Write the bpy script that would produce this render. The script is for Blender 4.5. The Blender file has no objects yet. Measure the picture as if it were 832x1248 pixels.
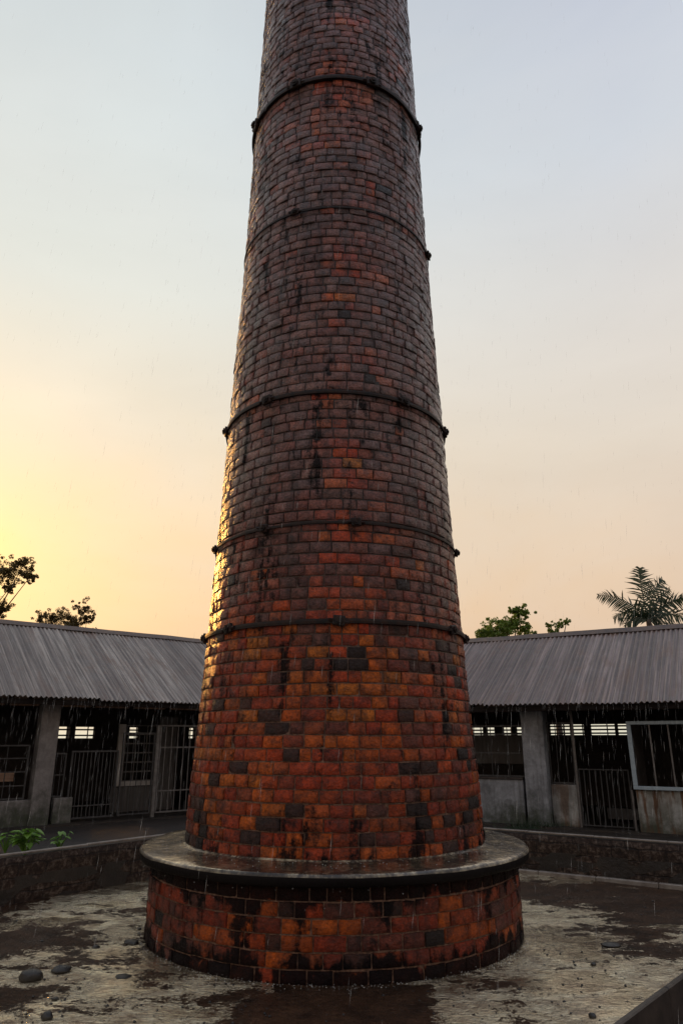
import bpy, math, random
from mathutils import Vector, Matrix, noise, Euler
random.seed(11)
R_ = math.radians
col = bpy.context.scene.collection
scn = bpy.context.scene
PI = math.pi
EYE = 1.9; PITCH = R_(18); F = 850.0

# ------------------------------------------------------------------ helpers
def ray(u, v):
    x = (u-416)/F; up = (624-v)/F
    return Vector((x, math.cos(PITCH)-up*math.sin(PITCH), math.sin(PITCH)+up*math.cos(PITCH)))
def at_y(u, v, Y):
    r = ray(u, v); return Vector((0, 0, EYE)) + r*(Y/r.y)
def at_z(u, v, Z):
    r = ray(u, v); return Vector((0, 0, EYE)) + r*((Z-EYE)/r.z)

class MB:
    def __init__(s): s.v = []; s.f = []; s.c = []
    def add(s, vs, fs, c=None):
        o = len(s.v); s.v += [tuple(p) for p in vs]; s.f += [tuple(i+o for i in f) for f in fs]
        if c is not None: s.c += [c]*len(vs)
    def box(s, x0, x1, y0, y1, z0, z1, b=0.0):
        if b <= 0:
            s.add([(x0,y0,z0),(x1,y0,z0),(x1,y1,z0),(x0,y1,z0),(x0,y0,z1),(x1,y0,z1),(x1,y1,z1),(x0,y1,z1)],
                  [(0,3,2,1),(4,5,6,7),(0,1,5,4),(1,2,6,5),(2,3,7,6),(3,0,4,7)]); return
        vs = []; idx = {}
        for ix, (X, sx) in enumerate(((x0,1),(x1,-1))):
            for iy, (Y, sy) in enumerate(((y0,1),(y1,-1))):
                for iz, (Z, sz) in enumerate(((z0,1),(z1,-1))):
                    idx[ix,iy,iz] = len(vs)
                    vs += [(X,Y+sy*b,Z+sz*b),(X+sx*b,Y,Z+sz*b),(X+sx*b,Y+sy*b,Z)]
        fs = []
        g = lambda a, k: idx[a]+k
        fs.append([g((0,0,0),0),g((0,0,1),0),g((0,1,1),0),g((0,1,0),0)])
        fs.append([g((1,0,0),0),g((1,1,0),0),g((1,1,1),0),g((1,0,1),0)])
        fs.append([g((0,0,0),1),g((1,0,0),1),g((1,0,1),1),g((0,0,1),1)])
        fs.append([g((0,1,0),1),g((0,1,1),1),g((1,1,1),1),g((1,1,0),1)])
        fs.append([g((0,0,0),2),g((0,1,0),2),g((1,1,0),2),g((1,0,0),2)])
        fs.append([g((0,0,1),2),g((1,0,1),2),g((1,1,1),2),g((0,1,1),2)])
        for a in (0,1):
            for c in (0,1):
                fs.append([g((a,c,0),0),g((a,c,1),0),g((a,c,1),1),g((a,c,0),1)])
                fs.append([g((a,0,c),0),g((a,1,c),0),g((a,1,c),2),g((a,0,c),2)])
                fs.append([g((0,a,c),1),g((1,a,c),1),g((1,a,c),2),g((0,a,c),2)])
                for d in (0,1): fs.append([g((a,c,d),0),g((a,c,d),1),g((a,c,d),2)])
        s.add(vs, fs)
    def tube(s, pts, rad, n=6, cap=True):
        pts = [Vector(p) for p in pts]
        if not hasattr(rad, '__len__'): rad = [rad]*len(pts)
        vs = []; fs = []
        up = Vector((0,0,1))
        for i, p in enumerate(pts):
            d = (pts[min(i+1,len(pts)-1)]-pts[max(i-1,0)]).normalized()
            a = d.cross(up)
            if a.length < .05: a = d.cross(Vector((1,0,0)))
            a.normalize(); b = d.cross(a)
            for k in range(n):
                t = 2*PI*k/n; vs.append(p+(a*math.cos(t)+b*math.sin(t))*rad[i])
        for i in range(len(pts)-1):
            for k in range(n):
                fs.append((i*n+k, i*n+(k+1)%n, (i+1)*n+(k+1)%n, (i+1)*n+k))
        if cap: fs.append(tuple(range(n))[::-1]); fs.append(tuple((len(pts)-1)*n+k for k in range(n)))
        s.add(vs, fs)
    def lathe(s, prof, n=128, a0=0, jit=0):
        vs = []; fs = []; m = len(prof)
        for k in range(n):
            t = 2*PI*k/n
            for j, (r, z) in enumerate(prof):
                q = r + jit*(noise.noise(Vector((math.cos(t)*4, math.sin(t)*4, z*5)))) if jit else r
                vs.append((q*math.cos(t), q*math.sin(t), z + (jit*.7*noise.noise(Vector((math.cos(t)*5, math.sin(t)*5, 9+j))) if jit else 0)))
        for k in range(n):
            for j in range(m-1):
                fs.append((k*m+j, ((k+1)%n)*m+j, ((k+1)%n)*m+j+1, k*m+j+1))
        s.add(vs, fs)
    def build(s, name, mat, parent=None, smooth=False, recalc=True):
        me = bpy.data.meshes.new(name); me.from_pydata(s.v, [], s.f)
        if s.c:
            ca = me.color_attributes.new('Col', 'FLOAT_COLOR', 'POINT')
            ca.data.foreach_set('color', [x for c in s.c for x in (c[0], c[1], c[2], 1)])
        if recalc:
            import bmesh
            bm = bmesh.new(); bm.from_mesh(me); bmesh.ops.recalc_face_normals(bm, faces=bm.faces); bm.to_mesh(me); bm.free()
        if smooth: me.polygons.foreach_set('use_smooth', [True]*len(me.polygons))
        me.materials.append(mat); me.update()
        o = bpy.data.objects.new(name, me); col.objects.link(o); o.parent = parent
        return o

def tag(o, label=None, cat=None, group=None, kind=None):
    if label: o['label'] = label
    if cat: o['category'] = cat
    if group: o['group'] = group
    if kind: o['kind'] = kind
    return o
def empty(name, loc, rz, label, cat, group=None):
    o = bpy.data.objects.new(name, None); col.objects.link(o); o.location = loc; o.rotation_euler = (0,0,rz)
    o.empty_display_size = .2
    return tag(o, label, cat, group)

# ------------------------------------------------------------------ materials
class NT:
    def __init__(s, name):
        s.m = bpy.data.materials.new(name); s.m.use_nodes = True
        s.t = s.m.node_tree; s.n = s.t.nodes; s.b = s.n['Principled BSDF']; s.out = s.n['Material Output']
    def N(s, typ, **kw):
        x = s.n.new(typ)
        for k, v in kw.items():
            if k.startswith('i_'): x.inputs[k[2:].replace('_', ' ')].default_value = v
            else: setattr(x, k, v)
        return x
    def L(s, a, b): s.t.links.new(a, b)
    def coord(s, kind='Object', scale=(1,1,1)):
        tc = s.N('ShaderNodeTexCoord'); mp = s.N('ShaderNodeMapping'); mp.inputs['Scale'].default_value = scale
        s.L(tc.outputs[kind], mp.inputs['Vector']); return mp.outputs[0]
    def noise(s, vec, scale, detail=6, rough=.6, dist=0):
        x = s.N('ShaderNodeTexNoise'); x.inputs['Scale'].default_value = scale; x.inputs['Detail'].default_value = detail
        x.inputs['Roughness'].default_value = rough; x.inputs['Distortion'].default_value = dist
        s.L(vec, x.inputs['Vector']); return x.outputs['Fac']
    def ramp(s, fac, stops, interp='LINEAR'):
        x = s.N('ShaderNodeValToRGB'); x.color_ramp.interpolation = interp
        e = x.color_ramp.elements
        while len(e) < len(stops): e.new(.5)
        for i, (p, c) in enumerate(stops):
            e[i].position = p; e[i].color = (c, c, c, 1) if not hasattr(c, '__len__') else (*c, 1)
        s.L(fac, x.inputs[0]); return x.outputs[0]
    def mix(s, fac, a, b, mode='MIX'):
        x = s.N('ShaderNodeMix', data_type='RGBA', blend_type=mode)
        for sock, val in ((x.inputs[0], fac), (x.inputs[6], a), (x.inputs[7], b)):
            if hasattr(val, 'is_output'): s.L(val, sock)
            elif sock == x.inputs[0]: sock.default_value = val
            else: sock.default_value = (*val, 1)
        return x.outputs[2]
    def math(s, op, a, b=0, c=None, clamp=False):
        x = s.N('ShaderNodeMath', operation=op, use_clamp=clamp)
        for i, val in enumerate((a, b, c)):
            if val is None: continue
            if hasattr(val, 'is_output'): s.L(val, x.inputs[i])
            else: x.inputs[i].default_value = val
        return x.outputs[0]
    def bump(s, h, strength, dist, prev=None):
        x = s.N('ShaderNodeBump'); x.inputs['Strength'].default_value = strength; x.inputs['Distance'].default_value = dist
        s.L(h, x.inputs['Height'])
        if prev: s.L(prev, x.inputs['Normal'])
        return x.outputs[0]
    def set(s, k, v):
        if hasattr(v, 'is_output'): s.L(v, s.b.inputs[k])
        else: s.b.inputs[k].default_value = v if not (hasattr(v, '__len__') and len(v) == 3) else (*v, 1)

def sepz(m, vec):
    x = m.N('ShaderNodeSeparateXYZ'); m.L(vec, x.inputs[0]); return x.outputs

def mat_brick():
    m = NT('wet_brick'); v = m.coord()
    a = m.N('ShaderNodeVertexColor'); a.layer_name = 'Col'
    n1 = m.noise(v, 8, 9, .75, .3); n2 = m.noise(v, 38, 6, .75); n3 = m.noise(v, 1.1, 5, .6)
    c = m.mix(m.ramp(n1, [(.42, 0), (.62, 1)]), a.outputs[0], m.mix(.72, a.outputs[0], (.022,.013,.012)))
    c = m.mix(m.ramp(n2, [(.47, 0), (.66, .75)]), c, m.mix(.75, c, (.012,.008,.008)))
    # pale lime bloom in small specks
    c = m.mix(m.ramp(m.noise(v, 60, 4, .7), [(.62, 0), (.74, .5)]), c, m.mix(.16, c, (.30,.22,.18)))
    # soot and rain streaks running down across many courses, and drab weathered areas
    stk = m.noise(m.coord(scale=(3.2,3.2,.28)), 1.5, 7, .65, .3)
    c = m.mix(m.ramp(stk, [(.50, 0), (.68, .72)]), c, m.mix(.85, c, (.020,.013,.013)))
    c = m.mix(m.ramp(m.noise(v, .75, 6, .6, .5), [(.45, 0), (.68, .5)]), c, m.mix(.35, c, (.07,.035,.03)))
    # black algae: runs below the ledge, a tide mark at the foot, blotches on the lowest courses
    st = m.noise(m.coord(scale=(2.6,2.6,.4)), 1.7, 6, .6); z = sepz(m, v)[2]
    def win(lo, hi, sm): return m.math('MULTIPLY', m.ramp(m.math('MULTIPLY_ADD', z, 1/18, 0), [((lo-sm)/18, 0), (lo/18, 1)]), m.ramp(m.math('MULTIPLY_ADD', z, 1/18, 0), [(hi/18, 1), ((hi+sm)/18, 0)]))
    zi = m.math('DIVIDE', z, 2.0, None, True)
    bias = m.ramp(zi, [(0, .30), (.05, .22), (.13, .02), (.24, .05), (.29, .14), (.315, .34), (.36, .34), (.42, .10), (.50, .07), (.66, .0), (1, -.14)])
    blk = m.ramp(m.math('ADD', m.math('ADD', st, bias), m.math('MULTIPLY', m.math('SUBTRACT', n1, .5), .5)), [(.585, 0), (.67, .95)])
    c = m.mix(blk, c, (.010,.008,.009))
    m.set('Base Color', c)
    m.set('Roughness', m.ramp(n2, [(.35, .28), (.65, .65)]))
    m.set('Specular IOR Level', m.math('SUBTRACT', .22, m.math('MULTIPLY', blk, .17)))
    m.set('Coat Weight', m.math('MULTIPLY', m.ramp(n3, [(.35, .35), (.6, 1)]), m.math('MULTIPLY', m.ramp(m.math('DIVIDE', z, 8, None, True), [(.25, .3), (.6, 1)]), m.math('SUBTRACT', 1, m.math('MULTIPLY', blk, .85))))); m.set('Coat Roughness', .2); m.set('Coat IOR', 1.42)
    vo = m.N('ShaderNodeTexVoronoi'); vo.inputs['Scale'].default_value = 24; m.L(m.coord(scale=(1,1,1.6)), vo.inputs['Vector'])
    nb = m.bump(m.noise(v, 11, 9, .8, .8), 1.0, .055)
    nb = m.bump(vo.outputs['Distance'], .6, .014, nb)
    nb = m.bump(m.noise(v, 55, 5, .8), .8, .010, nb)
    m.set('Normal', nb); m.L(nb, m.b.inputs['Coat Normal'])
    return m.m
def mat_mortar():
    m = NT('lime_mortar'); v = m.coord(); n = m.noise(v, 30, 6, .7); z = m.math('DIVIDE', sepz(m, v)[2], 10, None, True)
    pale = m.ramp(n, [(.4, (.045,.02,.014)), (.68, (.22,.12,.08))]); dk = m.ramp(n, [(.3, (.012,.009,.009)), (.7, (.04,.028,.026))])  # paler low joints stand in for glints on wet course edges
    c = m.mix(m.ramp(m.math('ADD', z, m.math('MULTIPLY', m.math('SUBTRACT', m.noise(v, .8, 3), .5), .3)), [(.2, 0), (.42, 1)]), pale, dk)
    m.set('Base Color', c); m.set('Roughness', .4); m.set('Specular IOR Level', .25)
    m.set('Normal', m.bump(n, .6, .01)); return m.m
def mat_ledge():
    m = NT('stained_concrete_painted_sheen'); v = m.coord(); n = m.noise(v, 3.2, 8, .7); n2 = m.noise(v, 30, 6, .7)
    c = m.ramp(m.math('ADD', m.math('MULTIPLY', n, .6), m.math('MULTIPLY', m.noise(v, 17, 7, .75), .4)), [(.38, (.018,.015,.015)), (.48, (.10,.075,.055)), (.56, (.52,.42,.28)), (.66, (.95,.83,.58))])  # pale tones: lichen patches plus sky sheen painted into the colour
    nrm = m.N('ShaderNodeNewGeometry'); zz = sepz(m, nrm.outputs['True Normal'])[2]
    c = m.mix(m.ramp(zz, [(.3, 0), (.8, 1)]), m.mix(.3, (.006,.005,.006), (.016,.013,.012)), c)  # rim shade painted in: near black on upright faces, pale on top
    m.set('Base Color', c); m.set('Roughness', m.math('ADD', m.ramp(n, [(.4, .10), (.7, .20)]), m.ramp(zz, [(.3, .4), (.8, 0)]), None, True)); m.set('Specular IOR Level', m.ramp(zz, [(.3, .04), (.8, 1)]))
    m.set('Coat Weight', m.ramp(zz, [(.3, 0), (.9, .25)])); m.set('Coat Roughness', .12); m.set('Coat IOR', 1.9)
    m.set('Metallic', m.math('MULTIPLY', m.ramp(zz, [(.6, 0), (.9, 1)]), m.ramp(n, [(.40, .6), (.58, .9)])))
    b = m.bump(m.noise(v, 45, 6, .75), .35, .008); b = m.bump(m.noise(v, 14, 5, .6), .5, .02, b); m.set('Normal', b); return m.m
def mat_iron():
    m = NT('black_rusted_iron'); v = m.coord(); n = m.noise(v, 14, 6, .7)
    m.set('Base Color', m.ramp(n, [(.4, (.008,.007,.008)), (.7, (.035,.014,.009))])); m.set('Roughness', .55); m.set('Specular IOR Level', .2)
    m.set('Normal', m.bump(n, .6, .01)); return m.m
def mat_ground():
    m = NT('wet_mud_and_painted_sheen'); v = m.coord(); vs = m.coord(scale=(1,1.3,1))
    big = m.noise(v, .42, 3, .5, .5); mid = m.noise(vs, 1.9, 12, .76, .25); fine = m.noise(v, 22, 6, .7)
    msk = m.math('ADD', m.math('MULTIPLY', big, .35), m.math('MULTIPLY', mid, .75))
    # where the yard dips the mud lies deeper
    for (u_, v_, sx, k) in ((40,1150,1.0,.13), (790,1098,1.9,.19), (650,1085,1.0,.14), (400,1235,1.25,.26), (15,1095,1.6,.10), (20,1215,.45,.11), (760,1140,.7,.05)):
        p = at_z(u_, v_, 0); d = m.N('ShaderNodeVectorMath', operation='DISTANCE'); m.L(v, d.inputs[0]); d.inputs[1].default_value = p
        f = m.N('ShaderNodeMapRange', interpolation_type='SMOOTHSTEP'); m.L(d.outputs['Value'], f.inputs['Value']); f.inputs['From Min'].default_value = sx; f.inputs['From Max'].default_value = 0; f.inputs['To Max'].default_value = k
        msk = m.math('ADD', msk, f.outputs[0])
    msk = m.math('ADD', msk, m.math('ADD', m.math('MULTIPLY', m.math('SUBTRACT', m.noise(vs, 8, 8, .8, .2), .5), .22), m.math('MULTIPLY', m.math('SUBTRACT', m.noise(v, 38, 4, .7), .5), .14)))
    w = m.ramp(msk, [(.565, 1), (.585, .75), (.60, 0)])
    c = m.mix(w, m.mix(m.ramp(m.noise(vs, 3.5, 8, .75), [(.35, 0), (.65, 1)]), (.014,.007,.004), m.ramp(fine, [(.3, (.035,.017,.009)), (.7, (.11,.055,.03))])), m.ramp(m.math('ADD', m.math('MULTIPLY', mid, .5), m.math('MULTIPLY', m.noise(v, 5, 8, .7, .5), .5)), [(.38, (.28,.185,.115)), (.46, (.66,.52,.34)), (.55, (.96,.82,.56))]))  # pale warm film colour paints in the sky glow reflected by the water
    w = m.math('MAXIMUM', w, m.math('MULTIPLY', m.ramp(m.math('ADD', m.noise(vs, 30, 6, .75), m.math('MULTIPLY', m.math('SUBTRACT', m.noise(v, 2.2, 4), .5), .3)), [(.56, 0), (.66, .8)]), .8))
    crk = m.N('ShaderNodeTexVoronoi', feature='DISTANCE_TO_EDGE'); crk.inputs['Scale'].default_value = 5.5
    nz = m.N('ShaderNodeTexNoise'); nz.inputs['Scale'].default_value = 3; nz.inputs['Detail'].default_value = 6; m.L(v, nz.inputs['Vector'])
    va = m.N('ShaderNodeVectorMath', operation='ADD'); m.L(v, va.inputs[0]); m.L(nz.outputs['Color'], va.inputs[1]); m.L(va.outputs[0], crk.inputs['Vector'])
    cr = m.math('MULTIPLY', m.ramp(crk.outputs['Distance'], [(0, 1), (.03, 0)]), m.ramp(m.noise(v, 1.1, 3), [(.45, 0), (.6, 1)]))
    spk = m.ramp(m.math('ADD', m.noise(vs, 34, 5, .7), m.math('MULTIPLY', m.math('SUBTRACT', m.noise(v, 1.3, 3), .5), .25)), [(.60, 0), (.67, 1)])
    dark = m.math('MAXIMUM', m.math('MULTIPLY', cr, .8), m.math('MULTIPLY', spk, .85))
    c = m.mix(dark, c, (.03,.016,.010)); w = m.math('MULTIPLY', w, m.math('SUBTRACT', 1, m.math('MULTIPLY', dark, .9)))
    m.set('Base Color', c)
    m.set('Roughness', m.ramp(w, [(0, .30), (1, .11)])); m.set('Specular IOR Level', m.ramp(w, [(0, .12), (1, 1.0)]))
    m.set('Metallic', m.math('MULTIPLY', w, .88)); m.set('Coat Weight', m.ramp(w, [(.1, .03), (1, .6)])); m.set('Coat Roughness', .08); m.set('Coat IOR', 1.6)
    wav = m.noise(m.coord(scale=(1,2.2,1)), 7, 6, .65, 1.6)
    hgt = m.math('ADD', m.math('MULTIPLY', fine, .6), m.math('MULTIPLY', mid, 1.0))
    x = m.N('ShaderNodeBump'); x.inputs['Distance'].default_value = .03; m.L(m.math('SUBTRACT', 1.04, w), x.inputs['Strength']); m.L(hgt, x.inputs['Height'])
    # ripple rings running out from the drum foot
    dr = m.N('ShaderNodeVectorMath', operation='DISTANCE'); m.L(v, dr.inputs[0]); dr.inputs[1].default_value = (-.075, 8.5, 0)
    rr = m.math('SUBTRACT', dr.outputs['Value'], 2.0); rip = m.math('MULTIPLY', m.math('SINE', m.math('MULTIPLY_ADD', rr, 75, m.math('MULTIPLY', mid, 16))), m.ramp(rr, [(0, 1), (.55, 0)]))
    calm = m.ramp(m.noise(vs, .75, 5, .6, .3), [(.42, .12), (.56, .9)])
    xb = m.N('ShaderNodeBump'); xb.inputs['Distance'].default_value = .06; m.L(calm, xb.inputs['Strength']); m.L(wav, xb.inputs['Height']); m.L(x.outputs[0], xb.inputs['Normal'])
    nb = xb.outputs[0]; nb = m.bump(rip, .25, .004, nb); nb = m.bump(m.noise(v, 26, 4, .6), .28, .008, nb)
    m.set('Normal', nb); m.L(nb, m.b.inputs['Coat Normal'])
    return m.m
def mat_simple(name, stops, scale=6, rough=.6, bump=.4, bd=.01, spec=.5, stretch=(1,1,1), metal=0):
    m = NT(name); v = m.coord(scale=stretch); n = m.noise(v, scale, 8, .68)
    m.set('Base Color', m.ramp(n, stops)); m.set('Roughness', rough); m.set('Specular IOR Level', spec); m.set('Metallic', metal)
    m.set('Normal', m.bump(m.noise(v, scale*3, 6, .7), bump, bd)); return m.m
def mat_plaster(name, base, dark, moss=True, rust=0.0, mossh=.55):
    m = NT(name); v = m.coord(); z = sepz(m, v)[2]
    n = m.noise(v, 2.4, 8, .7); n2 = m.noise(v, 14, 6, .7); vst = m.coord(scale=(3,3,.3)); ns = m.noise(vst, 3, 6, .65)
    c = m.mix(m.ramp(n, [(.38, 1), (.62, 0)]), base, dark)
    c = m.mix(m.ramp(n2, [(.45, 0), (.75, .5)]), c, dark)
    c = m.mix(m.ramp(ns, [(.5, 0), (.68, .6)]), c, m.mix(.5, dark, (.03,.025,.02)))
    if moss:
        k = m.math('MULTIPLY', m.ramp(m.math('ADD', m.math('DIVIDE', z, mossh), m.math('MULTIPLY', m.math('SUBTRACT', n, .5), 3.2)), [(.1, 1), (1, 0)]), .85)
        c = m.mix(k, c, m.ramp(n2, [(.35, (.018,.02,.014)), (.7, (.035,.05,.018))]))
    if rust:
        k = m.math('MULTIPLY', m.ramp(m.noise(m.coord(scale=(4.2,4.2,.5)), 1.5, 5, .6), [(.46, 0), (.55, 1)]), rust)
        c = m.mix(k, c, m.ramp(n, [(.3, (.05,.022,.01)), (.7, (.16,.075,.03))]))
    m.set('Base Color', c); m.set('Roughness', .6); m.set('Normal', m.bump(n2, .5, .012)); return m.m
def mat_roof(name, a, b, rust, pw):
    m = NT(name); v = m.coord()
    st = m.N('ShaderNodeCombineXYZ'); s = sepz(m, v)
    m.L(m.math('FLOOR', m.math('DIVIDE', s[0], pw)), st.inputs[0])
    wn = m.N('ShaderNodeTexWhiteNoise', noise_dimensions='1D'); m.L(m.math('FLOOR', m.math('DIVIDE', s[0], pw)), wn.inputs['W'])
    ns = m.noise(m.coord(scale=(5,.35,.35)), 2.2, 8, .7); n = m.noise(v, 3, 8, .7); n3 = m.noise(m.coord(scale=(22,.3,.3)), 1.3, 4, .7)
    c = m.mix(wn.outputs['Value'], a, b)
    c = m.mix(m.ramp(ns, [(.42, 0), (.68, .75)]), c, rust)
    c = m.mix(m.ramp(n3, [(.44, 0), (.58, .75)]), c, (.055,.042,.04))
    c = m.mix(m.ramp(m.noise(m.coord(scale=(9,.15,.15)), 1.1, 3, .6), [(.5, 0), (.62, .55)]), c, (.09,.065,.06))
    c = m.mix(m.ramp(n, [(.5, 0), (.75, .5)]), c, (.26,.25,.25))
    c = m.mix(m.ramp(m.noise(m.coord(scale=(1.6,.5,.5)), 1.6, 8, .75, .5), [(.52, 0), (.66, .65)]), c, (.17,.095,.065))
    m.set('Base Color', c); m.set('Metallic', .1); m.set('Roughness', m.ramp(n, [(.3, .34), (.7, .6)])); m.set('Specular IOR Level', .6)
    m.set('Normal', m.bump(m.noise(v, 30, 5, .7), .4, .008)); return m.m
def mat_blockwall():
    m = NT('weathered_block_wall'); v = m.coord(); s = sepz(m, v)
    cb = m.N('ShaderNodeCombineXYZ'); m.L(s[0], cb.inputs[0]); m.L(s[2], cb.inputs[1])
    nz = m.N('ShaderNodeTexNoise'); nz.inputs['Scale'].default_value = 4; m.L(v, nz.inputs['Vector'])
    vm = m.N('ShaderNodeVectorMath', operation='SCALE'); m.L(nz.outputs['Color'], vm.inputs[0]); vm.inputs['Scale'].default_value = .09
    va = m.N('ShaderNodeVectorMath', operation='ADD'); m.L(cb.outputs[0], va.inputs[0]); m.L(vm.outputs[0], va.inputs[1])
    br = m.N('ShaderNodeTexBrick'); br.inputs['Scale'].default_value = 1; br.inputs['Brick Width'].default_value = .36; br.inputs['Row Height'].default_value = .16
    br.inputs['Mortar Size'].default_value = .012; br.inputs['Mortar Smooth'].default_value = .6
    m.L(va.outputs[0], br.inputs['Vector'])
    n = m.noise(v, 2.2, 8, .7); n2 = m.noise(v, 13, 8, .75)
    c = m.ramp(n2, [(.35, (.012,.007,.006)), (.50, (.05,.03,.022)), (.62, (.17,.125,.10))])
    c = m.mix(m.ramp(n, [(.4, 0), (.7, .8)]), c, (.018,.014,.012))
    c = m.mix(m.math('MULTIPLY', br.outputs['Fac'], .6), c, (.012,.01,.01))
    m.set('Base Color', c); m.set('Roughness', .6); m.set('Specular IOR Level', .2)
    nb = m.bump(m.math('SUBTRACT', 1, br.outputs['Fac']), .6, .015); m.set('Normal', m.bump(n2, .8, .02, nb)); return m.m
def mat_leaf(name, a, b, tr=.35):
    m = NT(name); oi = m.N('ShaderNodeNewGeometry'); v = m.coord(); n = m.noise(v, 3, 3, .6)
    f = m.math('ADD', m.math('MULTIPLY', oi.outputs['Random Per Island'], .6), m.math('MULTIPLY', n, .4))
    c = m.mix(f, a, b); m.set('Base Color', c); m.set('Roughness', .4)
    t = m.N('ShaderNodeBsdfTranslucent'); m.L(c, t.inputs[0]); mx = m.N('ShaderNodeMixShader'); mx.inputs[0].default_value = tr
    m.L(m.b.outputs[0], mx.inputs[1]); m.L(t.outputs[0], mx.inputs[2]); m.L(mx.outputs[0], m.out.inputs[0]); return m.m
def mat_rain():
    m = NT('falling_water'); m.set('Base Color', (.8,.8,.8)); m.set('Roughness', .1); m.set('Specular IOR Level', .8)
    t = m.N('ShaderNodeBsdfTransparent'); mx = m.N('ShaderNodeMixShader'); mx.inputs[0].default_value = .66
    m.L(m.b.outputs[0], mx.inputs[1]); m.L(t.outputs[0], mx.inputs[2]); m.L(mx.outputs[0], m.out.inputs[0]); return m.m

M = dict(brick=mat_brick(), mortar=mat_mortar(), ledge=mat_ledge(), iron=mat_iron(), ground=mat_ground(),
  roofL=mat_roof('grey_zinc_sheet', (.29,.245,.22), (.45,.395,.355), (.14,.085,.065), .72),
  roofR=mat_roof('purple_grey_zinc_sheet', (.205,.148,.135), (.34,.26,.245), (.13,.08,.07), .46),
  ridge=mat_simple('rusty_ridge_metal', [(.35,(.06,.04,.035)),(.7,(.15,.09,.06))], 5, .5),
  plL=mat_plaster('damp_grey_plaster', (.24,.215,.205), (.11,.095,.09)),
  plR=mat_plaster('blue_grey_plaster', (.31,.315,.34), (.13,.13,.14), mossh=.5),
  plRust=mat_plaster('rust_stained_plaster', (.38,.375,.36), (.17,.16,.14), rust=1.0, mossh=.3),
  block=mat_plaster('pale_blockwork', (.36,.35,.33), (.16,.15,.14), rust=.7, mossh=.25),
  wood=mat_simple('shade_dark_timber', [(.3,(.008,.006,.006)),(.7,(.02,.015,.013))], 4, .85, spec=.08, stretch=(1,1,4)),  # shade under the eaves and roof is put into this dark colour
  innershade=mat_simple('shade_dark_inner_wall', [(.3,(.022,.016,.014)),(.7,(.07,.052,.045))], 2.5, .85),  # dimness of the shed interior is put into the wall colour
  board=mat_simple('grey_boards', [(.3,(.05,.042,.038)),(.7,(.11,.095,.088))], 3, .6, stretch=(6,1,.4)),
  plank=mat_simple('pale_brown_plank', [(.3,(.20,.11,.07)),(.7,(.32,.19,.12))], 5, .6, stretch=(.5,1,6)),
  bar=mat_simple('dull_grey_bar', [(.3,(.07,.06,.055)),(.7,(.17,.15,.14))], 9, .45),
  darkbar=mat_simple('dark_iron_bar', [(.3,(.02,.018,.018)),(.7,(.06,.055,.055))], 9, .5),
  blueframe=mat_simple('pale_blue_painted_frame', [(.3,(.22,.27,.31)),(.7,(.36,.42,.46))], 8, .45),
  whiteframe=mat_simple('faded_white_frame', [(.3,(.28,.25,.23)),(.7,(.46,.42,.39))], 8, .6),
  lowwall=mat_blockwall(),
  cope=mat_simple('worn_coping', [(.3,(.13,.10,.085)),(.7,(.33,.29,.25))], 6, .35),
  soil=mat_simple('damp_soil', [(.35,(.014,.010,.008)),(.7,(.04,.028,.02))], 2.2, .6, 1.0, .04),
  gravel=mat_simple('dark_wet_gravel', [(.35,(.02,.014,.012)),(.7,(.075,.05,.04))], 9, .5, 1.0, .05),
  slabedge=mat_simple('slab_edge_concrete', [(.35,(.015,.010,.008)),(.7,(.05,.035,.028))], 5, .35),
  stone=mat_simple('black_wet_stone', [(.35,(.006,.005,.005)),(.7,(.02,.016,.014))], 7, .35, .8, .02),
  bark=mat_simple('dark_bark', [(.35,(.03,.02,.015)),(.7,(.08,.055,.04))], 9, .8),
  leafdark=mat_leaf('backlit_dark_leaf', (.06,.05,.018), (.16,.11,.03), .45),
  leafgreen=mat_leaf('fresh_green_leaf', (.10,.17,.03), (.24,.32,.06), .5),
  palmleaf=mat_leaf('palm_leaf', (.015,.032,.018), (.035,.06,.028), .25),
  weed=mat_leaf('taro_leaf', (.10,.22,.03), (.22,.38,.06), .35),
  rain=mat_rain())

# ------------------------------------------------------------------ chimney
CX, CY = -0.075, 8.5
PROF = [(.83,1.635),(1.5,1.605),(2.2,1.555),(3.01,1.515),(4.05,1.465),(5.61,1.405),(8.29,1.30),(10.47,1.245),(12.5,1.19),(18,1.05)]
def rad(z):
    for (a, ra), (b, rb) in zip(PROF, PROF[1:]):
        if z <= b: return ra+(rb-ra)*max(0, (z-a))/(b-a)
    return PROF[-1][1]
chimney = empty('brick_chimney', (CX, CY, 0), 0, 'tall tapering round red brick chimney standing on its own wet drum base', 'chimney')

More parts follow.
